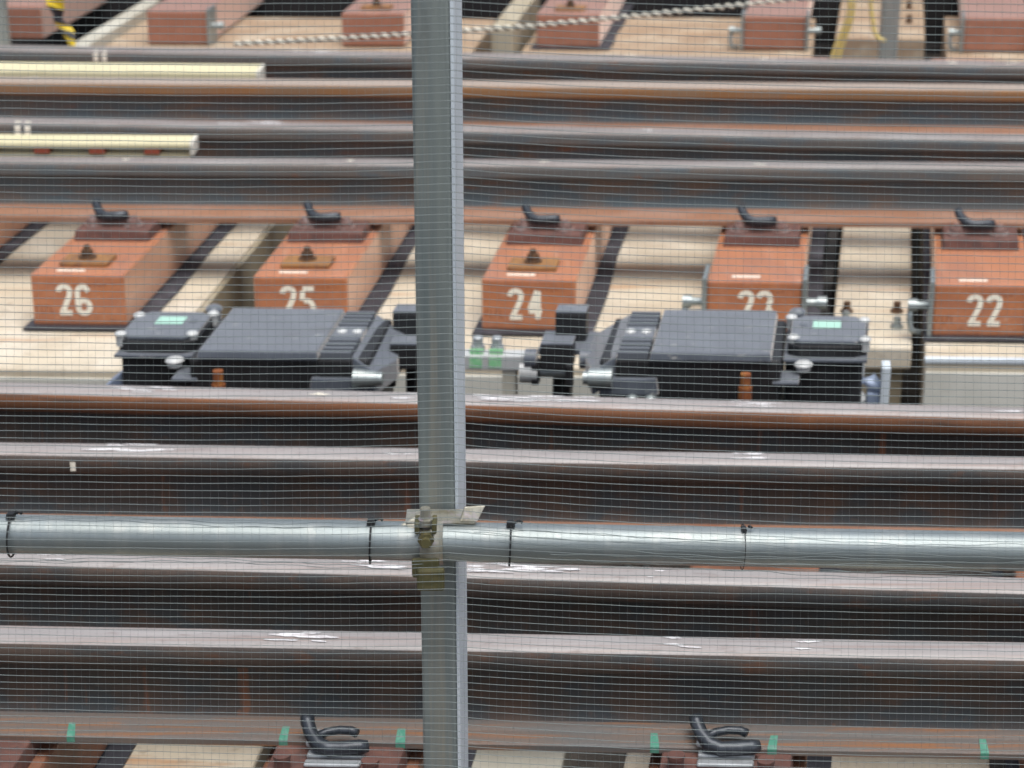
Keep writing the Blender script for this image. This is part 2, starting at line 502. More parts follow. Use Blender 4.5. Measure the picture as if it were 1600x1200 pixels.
# ------------------------------------------------------------------ stencilled digits
def arc(cx, cy, rx, ry, g0, g1, n=10):
    return [(cx + rx * math.cos(math.radians(g0 + (g1 - g0) * i / n)), cy + ry * math.sin(math.radians(g0 + (g1 - g0) * i / n))) for i in range(n + 1)]


STROKES = {   # cell 1 wide, 1.9 high
    '2': [arc(.5, 1.42, .36, .36, 175, 20, 12) + [(.80, 1.2), (.62, .78), (.34, .18)], [(.16, .12), (.92, .12)], [(.22, .3), (.42, .22)]],
    '3': [arc(.46, 1.42, .36, .36, 170, 5, 12), arc(.46, 1.40, .38, .42, 0, -62, 6), arc(.44, .52, .42, .42, 66, -170, 14)],
    '4': [[(.66, 1.8), (.22, .62)], [(.16, .52), (.95, .52)], [(.72, 1.78), (.72, .02)], [(.60, 1.55), (.60, .7)]],
    '5': [[(.24, 1.76), (.92, 1.76)], [(.24, 1.62), (.20, 1.02)], arc(.48, .56, .38, .46, 118, -165, 14)],
    '6': [arc(.52, 1.36, .36, .42, 60, 180, 9) + [(.16, .9), (.16, .55)], arc(.52, .5, .36, .40, 180, 530, 18), [(.62, 1.74), (.86, 1.5)]],
}


def ribbon(m, pts, w, y):
    """flat ribbon in the (a,c) plane at depth b=y, facing -b"""
    vs = []
    for i, p in enumerate(pts):
        p0, p1 = Vector(pts[max(i - 1, 0)]), Vector(pts[min(i + 1, len(pts) - 1)])
        t = (p1 - p0).normalized()
        nn = Vector((-t.y, t.x)) * w / 2
        vs += [(p[0] + nn.x, y, p[1] + nn.y), (p[0] - nn.x, y, p[1] - nn.y)]
    m.add(vs, [(2 * i, 2 * i + 1, 2 * i + 3, 2 * i + 2) for i in range(len(pts) - 1)])


def digit(ch, a, c, size, y, parent):
    m = MB()
    for i, s in enumerate(STROKES[ch]):
        pts = [(a + p[0] * size, c + p[1] * size) for p in s]
        ribbon(m, pts, .325 * size, y - .0004 * i)
    return m.build('painted_digit', M['paint_cream'], parent, skew=True)


# ------------------------------------------------------------------ sleepers
SW, SH = .246, .15


def clip_on(parent, b0, z, scale=1.0, big=False, da=0.0, fz=1.0, fr=1.0):
    """bent spring clip over the rail foot, with its shoulder block"""
    s = scale
    path = [(-.046, .030, .062), (-.044, .022, .052), (-.036, .006, .036), (-.022, -.010, .020), (-.004, -.016, .013), (.020, -.014, .014), (.042, -.012, .016), (.052, -.008, .016)]
    m = MB()
    m.tube([(p[0] * s + da, b0 + p[1] * s, z + p[2] * s * fz) for p in path], [r_ * s * fr for r_ in (.0105, .0105, .0105, .0118, .0118, .0118, .0120, .009)], 10)
    if big:
        lp = [(-.030, .0, .030), (-.014, .012, .034), (.004, .016, .037), (.022, .015, .037), (.032, .010, .034)]
        m.tube([(p[0] * s + da, b0 + p[1] * s, z + p[2] * s * fz) for p in lp], .0068 * s, 8)
    return m.build('rail_clip', M['clip'], parent, skew=True)


def bolt(parent, a, b, z, r=.017, h=.03, mt='bolt_dark', washer=True):
    m = MB()
    if washer:
        m.cyl((a, b, z), r * 1.45, .005, n=16)
    m.cyl((a, b, z + .005), r, h * .55, n=6)
    m.cyl((a, b, z + .005 + h * .55), r * .62, h * .45, n=10, r2=r * .5)
    return m.build('bolt', M[mt], parent, skew=True)


def sleeper(px_l, y_top, length, label, number=None, mats='sleeper', small_plate=False, hooks='', dash=False, tie=True, mat_sheet=True, num_off=.066, width=SW, tie_b=.30, group='numbered sleepers', stamp=True):
    fan(px_l)
    p = at_z(px_l, y_top, Z_SLEEP)
    base = p + U * (width / 2)
    base.z = Z_SLAB
    t = thing('sleeper', label, 'sleeper', base, group)
    h = Z_SLEEP - Z_SLAB
    MB().box(-width / 2, width / 2, 0, length, .008, h).build('sleeper_body', M[mats], t, skew=True, bevel=.007)
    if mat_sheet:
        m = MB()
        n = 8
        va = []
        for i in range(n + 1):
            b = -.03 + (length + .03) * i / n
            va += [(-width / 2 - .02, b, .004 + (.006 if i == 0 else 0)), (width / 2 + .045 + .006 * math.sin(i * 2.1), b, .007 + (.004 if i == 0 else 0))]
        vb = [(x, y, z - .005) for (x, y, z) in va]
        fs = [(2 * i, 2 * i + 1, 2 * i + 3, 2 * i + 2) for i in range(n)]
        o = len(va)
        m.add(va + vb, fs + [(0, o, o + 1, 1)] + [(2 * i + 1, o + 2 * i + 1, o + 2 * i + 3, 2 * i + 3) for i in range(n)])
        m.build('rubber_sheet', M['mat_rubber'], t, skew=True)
    if number:
        s = .0435
        a = -width / 2 + num_off
        for i, ch in enumerate(number):
            digit(ch, a + i * s * 1.13, .040, s, -.0012, t)
    if stamp:
        m = MB()
        for i in range(4):
            a = -width / 2 + .012 + i * .012
            ribbon(m, [(a, .045), (a + .001, .064)], .0022, -.001)
            ribbon(m, [(a, .064 - (i % 2) * .019), (a + .008, .0635 - (i % 2) * .018)], .0022, -.0012)
        for i in range(7):
            a = -.01 + i * .013
            ribbon(m, [(a, h - .028), (a + .008, h - .0285 - .003 * (i % 2))], .003, -.001)
        m.build('ink_stamp', M['stamp'], t, skew=True)
    if dash:
        MB().box(-.062, .012, .028, .040, h, h + .0012).build('paint_dash', M['paint_cream'], t, skew=True)
    if tie:
        w2 = .104
        MB().box(-w2, w2, tie_b, tie_b + .34, h, h + .030, .004, .004).build('tie_plate', M['plate_rust'], t, skew=True, bevel=.003)
        zt = h + .030
        sh = MB().box(-.055, .055, tie_b + .045, tie_b + .085, zt, zt + .022, .006, .006)
        sh.build('clip_shoulder', M['plate_rust'], t, skew=True, bevel=.003)
        bolt(t, -.064, tie_b + .055, zt, .019, .024, 'nut')
        bolt(t, .050, tie_b + .050, zt, .019, .024, 'nut')
        clip_on(t, tie_b + .062, zt + .022, 1.0, False, -.018, .55, 1.15)
    if small_plate:
        MB().box(-.066, .062, .062, .148, h, h + .013).build('anchor_plate', M['plate_orange'], t, skew=True, bevel=.0025)
        bolt(t, -.004, .108, h + .013, .0165, .030, 'bolt_dark')
    for side in hooks:
        sg = -1 if side == 'L' else 1
        x = sg * (width / 2 + .006)
        MB().box(min(x - .006, x + .006), max(x - .006, x + .006), -.012, .11, .006, h + .010).build('side_plate', M['galv'], t, skew=True, bevel=.002)
        m = MB()
        m.cyl((x + sg * .006 if sg > 0 else x - .048, .03, h * .55), .011, .042, 'a', 12)
        m.cyl((x + sg * .034 if sg > 0 else x - .058, .03, h * .55), .018, .024, 'a', 6)
        m.build('hook_bolt', M['galv'], t, skew=True)
        if sg < 0:
            m = MB()
            m.tube([(x - .050, .03, h * .52), (x - .052, .026, h * .3), (x - .047, .02, h * .12), (x - .02, .02, .01)], .0085, 8)
            m.build('hook', M['galv'], t, skew=True)
    return t


LEN = 2.85
S26 = sleeper(46, 428, LEN, 'brown sleeper stencilled 26, rusty anchor plate on top, shaded gap along its flank', '26', small_plate=True, dash=True)
S25 = sleeper(395, 431, LEN, 'brown sleeper stencilled 25, number half hidden by a scuffed black machine lid', '25', small_plate=True, dash=True, num_off=.069)
S24 = sleeper(752, 435, LEN, 'brown sleeper stencilled 24 behind the pale rod with green chalked bolts', '24', small_plate=True, dash=True, num_off=.067)
S23 = sleeper(1105, 438, LEN, 'brown sleeper with white stencilled number 23, hook brackets on its sides', '23', dash=True, hooks='LR', num_off=.080)
S22 = sleeper(1461, 444, LEN, 'brown sleeper stencilled 22 on the slab with a metal edge strip', '22', dash=True, hooks='LR', num_off=.084)
sleeper(-300, 426, LEN, 'brown sleeper beside number 26 with its dark rubber sheet', None, dash=True)
sleeper(1815, 450, LEN, 'brown sleeper on the far side of number 22', None)

# far row, beyond the last rail
FG = 'sleepers beyond the last rail'
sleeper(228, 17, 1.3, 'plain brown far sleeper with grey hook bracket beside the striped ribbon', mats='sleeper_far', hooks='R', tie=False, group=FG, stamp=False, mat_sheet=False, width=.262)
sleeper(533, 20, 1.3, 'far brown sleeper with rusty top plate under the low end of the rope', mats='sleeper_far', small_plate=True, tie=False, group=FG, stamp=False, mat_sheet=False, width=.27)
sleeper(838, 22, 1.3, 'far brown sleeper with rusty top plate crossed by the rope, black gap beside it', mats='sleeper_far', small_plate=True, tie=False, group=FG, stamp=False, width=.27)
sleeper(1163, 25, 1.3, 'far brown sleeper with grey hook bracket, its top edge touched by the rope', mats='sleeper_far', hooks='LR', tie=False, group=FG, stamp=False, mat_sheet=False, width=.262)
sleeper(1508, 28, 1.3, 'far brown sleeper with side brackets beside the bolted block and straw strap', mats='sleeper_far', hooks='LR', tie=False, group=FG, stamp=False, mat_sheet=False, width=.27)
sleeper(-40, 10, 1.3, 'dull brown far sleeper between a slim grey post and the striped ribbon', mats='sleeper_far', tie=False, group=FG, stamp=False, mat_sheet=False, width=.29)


# near track sleepers (only the rail seat in front of the near rail shows)
def near_sleeper(px, label):
    fan(px)
    c = at_z(px, 1176, Z_SLEEP + .03)
    b_start = -.62
    base = c + V * b_start
    base.z = Z_SLAB
    t = thing('sleeper', label, 'sleeper', base, 'sleepers of the near track')
    h = Z_SLEEP - Z_SLAB
    w = .235
    L_ = 2.0
    MB().box(-w / 2, w / 2, 0, L_, .008, h).build('sleeper_body', M['sleeper_dirty'], t, skew=True, bevel=.007)
    MB().box(-w / 2 - .02, w / 2 + .04, -.03, L_, .001, .006).build('rubber_sheet', M['mat_rubber'], t, skew=True)
    k = -b_start
    MB().box(-.10, .10, k - .12, k + .24, h, h + .030, .004, .004).build('tie_plate', M['plate_rust'], t, skew=True, bevel=.003)
    zt = h + .030
    m = MB()
    for q in range(3):
        m.box(-.042, .042, k - .045 + q * .022, k - .028 + q * .022, zt, zt + .006 + .003 * q)
    m.build('clamp_block', M['spring_steel'], t, skew=True, bevel=.003)
    MB().box(-.046, -.022, k - .01, k + .03, zt + .0125, zt + .024).build('clip_shoulder', M['spring_steel'], t, skew=True, bevel=.004)
    MB().cyl((-.072, k - .045, zt), .012, .016).cyl((-.072, k - .045, zt + .016), .013, .006).build('bolt', M['plate_rust'], t, skew=True)
    MB().cyl((.060, k - .055, zt), .012, .016).cyl((.060, k - .055, zt + .016), .013, .006).build('bolt', M['plate_rust'], t, skew=True)
    clip_on(t, k - .004, zt + .010, 1.0, True, -.004, .58)
    for b in (.42, .86, 1.16):
        MB().box(-.10, .10, k + b - .08, k + b + .16, h, h + .0295).build('tie_plate', M['plate_rust'], t, skew=True, bevel=.003)
    return t


near_sleeper(-66, 'near brown sleeper with clip, brown flank showing beside the cream slab')
near_sleeper(528, 'near brown sleeper with clip, close beside the foot of the tall square post')
near_sleeper(1136, 'near brown sleeper with clip, between a narrow cream slab and a long cream slab')
near_sleeper(1742, 'near brown sleeper past the long cream slab')


# ------------------------------------------------------------------ concrete slabs
def slab(label, x0, x1, y_ref, Y0, Y1, mt, top=Z_SLAB, bottom=0.0, cat='slab', name='concrete_slab', group='concrete slabs under the sleepers', front=None, lip=False):
    """x0/x1: picture columns of the two long edges at row y_ref on the slab's top; Y0..Y1 depth along the skew axis"""
    fan(x0 if x0 > 0 else x1)
    a = at_z(x0, y_ref, top)
    b = at_z(x1, y_ref, top)
    wid = (b.x - a.x)
    k = (Y0 - a.y)
    base = a + V * k
    base.z = bottom
    o = thing(name, label, cat, base, group)
    MB().box(0, wid, 0, Y1 - Y0, 0, top - bottom).build('slab_body', M[mt], o, skew=True, bevel=.006)
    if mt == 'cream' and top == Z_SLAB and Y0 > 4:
        MB().box(.002, wid - .002, -.008, -.0005, .001, top - bottom - .022).build('lit_front_panel', M['lit_front'], o, skew=True, bevel=.002)  # panel added in paler concrete to lighten the dim slab front
    if lip:
        MB().box(-.001, wid + .001, -.004, .02, top - bottom + .0005, top - bottom + .012).build('edge_strip', M['galv_edge'], o, skew=True, bevel=.002)
    return o


YF = 4.93
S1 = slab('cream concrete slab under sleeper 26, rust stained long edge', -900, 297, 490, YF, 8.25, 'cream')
q = (at_z(297, 490, Z_SLAB).x - at_z(-900, 490, Z_SLAB).x)
MB().box(q + .0005, q + .012, .004, 3.3, .001, .212).build('shaded_side', M['shade_grey'], S1, skew=True, bevel=.003)  # darker panel added; the slab side's shade is put into its colour
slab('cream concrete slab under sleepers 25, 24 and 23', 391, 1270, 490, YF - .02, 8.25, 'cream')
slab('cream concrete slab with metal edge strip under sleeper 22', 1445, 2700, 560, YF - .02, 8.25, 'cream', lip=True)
K = slab('narrow cream block with four rusty bolts between sleepers 23 and 22', 1302, 1424, 500, YF + .13, 8.25, 'cream', top=Z_SLAB - .01, bottom=.15, cat='block', name='concrete_block')
MB().box(.0, .19, .03, 3.2, -.15, -.0005).build('shaded_stem', M['shade_grey'], K, skew=True, bevel=.004)  # recessed lower part, its front shade painted in as darker concrete
for (px, py) in ((1323, 488), (1401, 488), (1321, 503), (1401, 512)):
    q = at_z(px, py, Z_SLAB - .01)
    q.z = Z_SLAB - .01
    rel = q - K.location
    m = MB().cyl((rel.x, rel.y, rel.z), .017, .008, n=12).cyl((rel.x, rel.y, rel.z + .008), .010, .022, n=8)
    m.build('bolt', M['bolt_dark' if py < 500 else 'galv'], K)
slab('black shade plank in the slit beside sleeper 23', 1276, 1297, 500, YF + .02, 8.25, 'black_void', top=Z_SLAB - .07, cat='filler', name='filler')  # black strip added for the shade in the slit
# near slabs
NG = 'slabs in front of the near rail'
slab('cream slab with stained top by the near sleeper with the brown flank', 178, 402, 1182, 1.9, 3.12, 'cream', group=NG)
slab('pale grey concrete slab beside the foot of the tall square post', 640, 880, 1185, 1.9, 3.12, 'cream_grey', group=NG)
slab('narrow cream slab between a black gap and a near sleeper', 976, 1028, 1187, 1.9, 3.12, 'cream', group=NG)
slab('long cream slab with brown stains between two near sleepers', 1250, 1545, 1192, 1.9, 3.12, 'cream', group=NG)
slab('cream slab at the outer flank of the brown near sleeper', -420, -180, 1180, 1.9, 3.12, 'cream', group=NG)
# far slabs
FGs = 'slabs beyond the last rail'
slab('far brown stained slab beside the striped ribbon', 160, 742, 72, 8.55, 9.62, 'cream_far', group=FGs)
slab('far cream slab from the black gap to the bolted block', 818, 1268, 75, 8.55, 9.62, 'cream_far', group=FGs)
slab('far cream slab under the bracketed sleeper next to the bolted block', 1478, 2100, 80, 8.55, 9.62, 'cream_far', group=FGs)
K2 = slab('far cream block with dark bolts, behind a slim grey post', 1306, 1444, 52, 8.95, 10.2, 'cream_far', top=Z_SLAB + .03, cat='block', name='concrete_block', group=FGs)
for (px, py) in ((1420, 14), (1420, 36)):
    q = at_z(px, py, Z_SLAB + .03)
    rel = q - K2.location
    MB().cyl((rel.x, rel.y, rel.z), .018, .008, n=12).cyl((rel.x, rel.y, rel.z + .008), .012, .03, n=8).build('bolt', M['bolt_dark'], K2)
B1 = slab('tall grey beige upright beam in the black gap beyond the last rail', 738, 774, 76, 8.75, 9.6, 'shade_grey', top=Z_SLAB + .12, cat='beam', name='concrete_beam', group=FGs)
B2 = slab('grey concrete beam behind the striped ribbon', 122, 150, 62, 8.62, 9.8, 'cream_grey', top=Z_SLAB + .05, cat='beam', name='concrete_beam', group=FGs)
# black girder at the back, added for the shadowed void there
gq = thing('dark_backing', 'black shadow girder behind the far sleepers and slabs', 'backing', (0, 9.95, 0))
MB().box(-6, 6, 0, .02, 0, .62).build('backing_web', M['black_void'], gq)
MB().box(-6, 6, -.11, -.001, .0, .03).build('backing_flange', M['black_void'], gq)
MB().box(-6, 6, -.11, .13, .621, .65).build('backing_flange', M['black_void'], gq)


# ------------------------------------------------------------------ switch machines
def switch_machine(px, py, sg, label):
    zl = .50
    fan(px)
    p = at_z(px, py, zl)
    base = Vector((p.x, p.y, 0))
    t = thing('switch_machine', label, 'switch machine', base, 'black switch machines')

    def X(a0, a1):
        return (a0, a1) if sg > 0 else (-a1, -a0)

    def part(name, boxes, mt, bevel=.004):
        m = MB()
        for (a0, a1, b0, b1, c0, c1, *tp) in boxes:
            x0, x1 = X(a0, a1)
            m.box(x0, x1, b0, b1, c0, c1, *(tp or (0, 0)))
        return m.build(name, M[mt], t, skew=True, bevel=bevel)
    # base and body
    part('base_plate', [(-.30, .24, .0, .30, 0.0, .02)], 'machine')
    part('body', [(-.155, .235, .004, .285, .02, .4795)], 'machine', .008)
    part('side_body', [(-.335, -.157, .085, .27, .02, .452, .004, .004)], 'machine', .008)
    part('body_flange', [(-.340, -.157, .070, .285, .4525, .460)], 'machine_lid', .002)
    # big lid
    lid = part('lid', [(-.135, .128, -.010, .292, .480, .500, .004, .004)], 'machine_lid', .004)
    # small lid with cut corners
    x0, x1 = X(-.338, -.165)
    c = .026
    poly = [(x0 + c, .085), (x1 - c, .085), (x1, .085 + c * .7), (x1, .268 - c), (x1 - c, .268), (x0 + c, .268), (x0, .268 - c), (x0, .085 + c * .7)]
    m = MB().prism(poly, .4605, .486)
    m.build('terminal_box', M['machine'], t, skew=True, bevel=.003)
    q = [((x - (x0 + x1) / 2) * .96 + (x0 + x1) / 2, (y - .176) * .95 + .176) for x, y in poly]
    lid2 = MB().prism(q, .4865, .497).build('terminal_lid', M['machine_lid'], t, skew=True, bevel=.004)
    la, lb = X(-.278, -.216)
    MB().box(la, lb, .172, .222, .4975, .4985).build('label_plate', M['label_green'], t, skew=True)
    la, lb = X(-.204, -.187)
    MB().box(la, lb, .185, .205, .4975, .4983).build('label_plate', M['fin'], t, skew=True)
    for (a, b) in ((-.330, .235), (-.333, .105), (-.166, .250), (-.176, .112)):
        a = a * sg
        MB().cyl((a, b, .470), .011, .025, n=12).dome((a, b, .4955), .014, .008).build('cover_screw', M['white_metal'], t, skew=True)
    a = -.235 * sg
    MB().cyl((-.232 * sg + .03 * sg, .058, .44), .016, .012, n=12).dome((-.202 * sg, .058, .4525), .021, .009).build('latch_knob', M['white_metal'], t, skew=True)
    MB().cyl((-.178 * sg, .300, .44), .017, .05, n=14).dome((-.178 * sg, .30, .49), .020, .012).build('cap_nut', M['machine_lid'], t, skew=True)
    part('latch_tab', [(-.195, -.138, -.002, .075, .425, .433)], 'machine_lid', .003)
    # vent block with fins
    part('vent_block', [(.1285, .199, -.002, .285, .4405, .4785)], 'machine', .002)
    for gb in ((.006, .088), (.195, .274)):
        for k in range(4):
            b = gb[0] + (gb[1] - gb[0]) * k / 3
            part('vent_fin', [(.131, .197, b - .0055, b + .0055, .479, .497)], 'fin', .0015)
    part('vent_bridge', [(.130, .198, .102, .178, .479, .496)], 'machine_lid', .003)
    for a in (.150, .184):
        MB().dome((a * sg, .138, .4965), .012, .006).build('cover_screw', M['white_metal'], t, skew=True)
    # sloping end cap
    e0, e1 = .1995, .278
    vs = [(e0, .0, .43), (e1 - .03, -.012, .40), (e1, .10, .40), (e1, .262, .40), (e0, .29, .43),
          (e0, .0, .487), (e1 - .03, .0, .452), (e1, .10, .446), (e1 - .004, .235, .456), (e0, .285, .489)]
    vs = [(v[0] * sg, v[1], v[2]) for v in vs]
    fs = [(4, 3, 2, 1, 0), (5, 6, 7, 8, 9), (0, 1, 6, 5), (1, 2, 7, 6), (2, 3, 8, 7), (3, 4, 9, 8), (4, 0, 5, 9)]
    if sg < 0:
        fs = [f[::-1] for f in fs]
    MB().add(vs, fs).build('end_cap', M['machine_lid'], t, skew=True, bevel=.003)
    # skirt below the vents
    part('skirt', [(.105, .235, -.010, .011, .400, .4400, .006, 0)], 'machine_lid', .004)
    # orange gland in front, operating rod end at the side
    m = MB().cyl((-.082 * sg, -.035, .0), .015, .435, n=12).cyl((-.082 * sg, -.035, .435), .0115, .030, n=12)
    m.build('gland', M['amber'], t, skew=True)
    m = MB()
    x = .205 if sg > 0 else -.255
    m.cyl((x, -.012, .442), .021, .05, 'a', 16, r2=.022 if sg < 0 else .016)
    m.cyl((x + (.0505 if sg > 0 else -.0125), -.012, .442), .015, .012, 'a', 14)
    m.build('rod_end', M['galv'], t, skew=True)
    for a in (.16, .12) if sg < 0 else (.205,):
        MB().cyl((a * sg, -.03, .0), .008, .40, n=8).dome((a * sg, -.03, .40), .014, .011).build('stud', M['galv'], t, skew=True)
    return t


M1 = switch_machine(405, 547, 1, 'black switch machine hiding the foot of sleeper 25, lid scuffed pale')
M2 = switch_machine(1108, 550, -1, 'black switch machine hiding the foot of sleeper 23, studs along its base')


def lock_bracket(px, sg, label):
    fan(px)
    p = at_z(px, 540, .47)
    t = thing('lock_bracket', label, 'bracket', (p.x, p.y, 0), 'black lock brackets')

    def bx(name, a0, a1, b0, b1, c0, c1, mt='machine', bv=.004):
        if sg < 0:
            a0, a1 = -a1, -a0
        return MB().box(a0, a1, b0, b1, c0, c1).build(name, M[mt], t, skew=True, bevel=bv)
    bx('front_block', -.036, .036, 0, .06, .412, .47)
    bx('front_block_lid', -.036, .036, 0, .06, .4705, .4745, 'machine_lid', .002)
    bx('rear_block', -.018, .052, .115, .17, .44, .506)
    bx('rear_block_lid', -.018, .052, .115, .17, .5065, .5105, 'machine_lid', .002)
    bx('bridge_plate', -.05, .075, .061, .19, .425, .4395, 'machine_lid', .003)
    bx('leg', -.056, -.038, .0, .03, .375, .432)
    bx('leg', .022, .040, -.012, -.001, .375, .430)
    bx('underframe', -.02, .02, .09, .15, .0, .4245)
    for a in (-.058, .064):
        m = MB()
        m.cyl((a * sg - .013, .02, .432), .022, .026, 'a', 16)
        m.build('cheek', M['machine_lid'], t, skew=True)
    return t


LB2 = lock_bracket(869, 1, 'black lock bracket standing beside the pale rod with green chalked bolts')
LB1 = lock_bracket(634, -1, 'black lock bracket next to the vented end of the machine before sleeper 25')

# pale drive rod between the machines
p = at_z(770, 556, .44)
t = thing('drive_rod', 'pale grey drive rod with two green chalked bolts joining the machines', 'rod', (p.x, p.y, 0))
MB().box(-.19, .078, 0, .045, .405, .44).build('rod_bar', M['white_metal'], t, skew=True, bevel=.003)
MB().cyl((.06, .012, .40), .026, .04, 'a', 16).build('rod_ferrule', M['white_metal'], t, skew=True)
MB().cyl((.105, .012, .40), .013, .065, 'a', 12).build('rod_pin', M['galv'], t, skew=True)
MB().box(-.17, -.13, .005, .04, 0, .4045).box(.02, .05, .005, .04, 0, .4045).build('rod_support', M['cream_grey'], t, skew=True)
for a in (-.038, .005):
    MB().cyl((a, .03, .4405), .016, .014, n=6).cyl((a, .03, .4545), .012, .018, n=14).dome((a, .03, .4725), .012, .004).build('bolt', M['spring_steel'], t, skew=True)
    MB().box(a - .014, a + .016, .006, .012, .4405, .452).build('chalk_mark', M['green_chalk'], t, skew=True)
    MB().box(a - .014, a + .014, -.0012, -.0004, .412, .436).build('chalk_mark', M['green_chalk'], t, skew=True)
# levers past the second machine
p = at_z(1338, 612, .36)
t = thing('crank_lever', 'white and blue grey crank lever at the terminal end of the studded machine', 'lever', (p.x, p.y, 0))
MB().cyl((-.01, .0, .0), .038, .345, n=14, r2=.032).dome((-.01, 0, .345), .034, .02).build('lever_cone', M['white_metal'], t, skew=True)
MB().tube([(-.008, .01, .355), (.0, .01, .39), (.03, .01, .385), (.055, .0, .365)], [.017, .02, .018, .012], 10).build('lever_arm', M['blue_plate'], t, skew=True)
MB().cyl((.0, .012, .395), .016, .03, n=12).dome((.0, .012, .425), .018, .01).build('lever_knob', M['white_metal'], t, skew=True)
p = at_z(1386, 624, .35)
t = thing('upright_plate', 'upright pale blue steel plate in front of the bolted cream block', 'plate', (p.x, p.y, 0))
MB().box(-.016, .004, 0, .05, 0, .425).build('plate_face', M['galv_edge'], t, skew=True, bevel=.003)
MB().box(-.045, -.0165, .008, .045, 0, .36).build('plate_flange', M['blue_plate'], t, skew=True, bevel=.003)
p = at_z(183, 597, .36)
t = thing('foot_bracket', 'small blue grey angle bracket at the foot of the machine', 'bracket', (p.x, p.y, 0))
MB().add([(-.03, 0, 0), (.012, 0, 0), (.012, .05, 0), (-.03, .05, 0), (-.03, 0, .35), (.012, 0, .385), (.012, .05, .385), (-.03, .05, .35)],
         [(3, 2, 1, 0), (4, 5, 6, 7), (0, 1, 5, 4), (1, 2, 6, 5), (2, 3, 7, 6), (3, 0, 4, 7)]).build('bracket_body', M['blue_plate'], t, skew=True, bevel=.004)


# ------------------------------------------------------------------ yellow cover strips between the far rails
def cover(label, px_end, y_front_l, y_front_r, depth, height, feet):
    z = .553
    a, b = at_z(-700, y_front_l, z), at_z(px_end, y_front_r, z)
    d = (b - a)
    L_ = d.length
    d.normalize()
    n = Vector((-d.y, d.x, 0))
    base = Vector((b.x, b.y, Z_SLEEP))
    t = thing('cover_strip', label, 'cover strip', base, 'yellow cover strips')
    h = z - Z_SLEEP

    def prof(name, pts, s0, s1, mt):
        k = len(pts)
        vs = [d * s0 + n * q + W * zz for q, zz in pts] + [d * s1 + n * q + W * zz for q, zz in pts]
        fs = [tuple(range(k)), tuple(range(2 * k - 1, k - 1, -1))] + [(i, k + i, k + (i + 1) % k, (i + 1) % k) for i in range(k)]
        return MB().add(vs, fs).build(name, M[mt], t, bevel=.002)
    prof('cover_board', [(.006, h), (0, h - .008), (0, h - height), (depth, h - height), (depth, h)], -L_, -.012, 'timber_yellow')
    prof('end_cap', [(.004, h + .001), (-.001, h - .008), (-.001, h - height - .02), (depth + .001, h - height - .02), (depth + .001, h + .001)], -.0118, 0, 'timber_end')
    prof('lower_board', [(.012, h - height - .018), (.012, h - height - .034), (depth, h - height - .034), (depth, h - height - .018)], -L_, -.015, 'timber_yellow')
    for s in feet:
        prof('support_foot', [(.002, h - height - .0005), (.002, h - height - .0175), (depth, h - height - .0175), (depth, h - height - .0005)], -s - .045, -s, 'foot_red')
        prof('support_leg', [(.03, h - height - .0345), (.03, 0), (depth - .02, 0), (depth - .02, h - height - .0345)], -s - .03, -s - .01, 'foot_red')
    return t


cover('shorter yellow cover strip on red feet', 302, 217, 222, .085, .020, (.10, .26, .42, .58, .78, 1.0, 1.3))
cover('longer plain yellow cover strip between two far rails', 405, 102, 112, .12, .028, (.2, .6, 1.0, 1.4))

# ------------------------------------------------------------------ rope, ribbon, strap, far posts
p0, p1, p2 = at_y(366, 69, 7.42), at_y(800, 38, 7.55), at_y(1235, -2, 7.7)
p3 = at_y(1750, -40, 7.9)
base = Vector(p0)
t = thing('rope', 'black and white twisted rope slanting across the far sleepers', 'rope', base)
N = 900
for s_, (nm, mt, ph) in enumerate((('rope_strand', 'rope_white', 0.0), ('rope_strand', 'rope_black', math.pi))):
    pts = []
    for i in range(N + 1):
        u = i / N * 3
        seg = min(int(u), 2)
        f = u - seg
        A_, B_ = ((p0, p1), (p1, p2), (p2, p3))[seg]
        c = A_.lerp(B_, f)
        # light sag
        c = c + W * (-.012 * math.sin(math.pi * min(1, i / N * 1.4)))
        gph = i / N * 2 * math.pi * 80 + ph
        r = .0040 if s_ == 0 else .0040
        pts.append(c - base + Vector((0, math.cos(gph) * r, math.sin(gph) * r)))
    MB().tube(pts, .0060 if s_ == 0 else .0036, 6).build(nm, M[mt], t)

# striped ribbon
base = at_y(110, 66, 7.75)
base.z = 0.0
t = thing('hazard_ribbon', 'twisted yellow and black hazard ribbon hanging behind the last rail', 'ribbon', base)
path = [(84, -25), (84, -4), (87, 12), (90, 26), (97, 38), (104, 47), (108, 58), (111, 70), (113, 82), (114, 96)]
wid = [12, 12, 11, 9, 13, 10, 8, 10, 12, 12]
twist = [.2, .3, .7, 1.4, 2.2, 2.9, 3.6, 4.2, 4.6, 4.8]
cols = [1, 0, 1, 1, 0, 1, 0, 0, 1]
for k in range(len(path) - 1):
    m = MB()
    q = []
    for j in (k, k + 1):
        c = at_y(path[j][0], path[j][1], 7.75)
        w_ = wid[j] / .43 / 1000
        off = Vector((abs(math.cos(twist[j])) * w_ + .008, math.sin(twist[j]) * w_, -.012))
        q += [c - off - base, c + off - base]
    m.add(q + [v + Vector((0, .002, 0)) for v in q], [(0, 1, 3, 2), (4, 6, 7, 5), (0, 4, 5, 1), (2, 3, 7, 6), (0, 2, 6, 4), (1, 5, 7, 3)])
    m.build('ribbon_band', M['tape_black' if cols[k] else 'tape_yellow'], t)

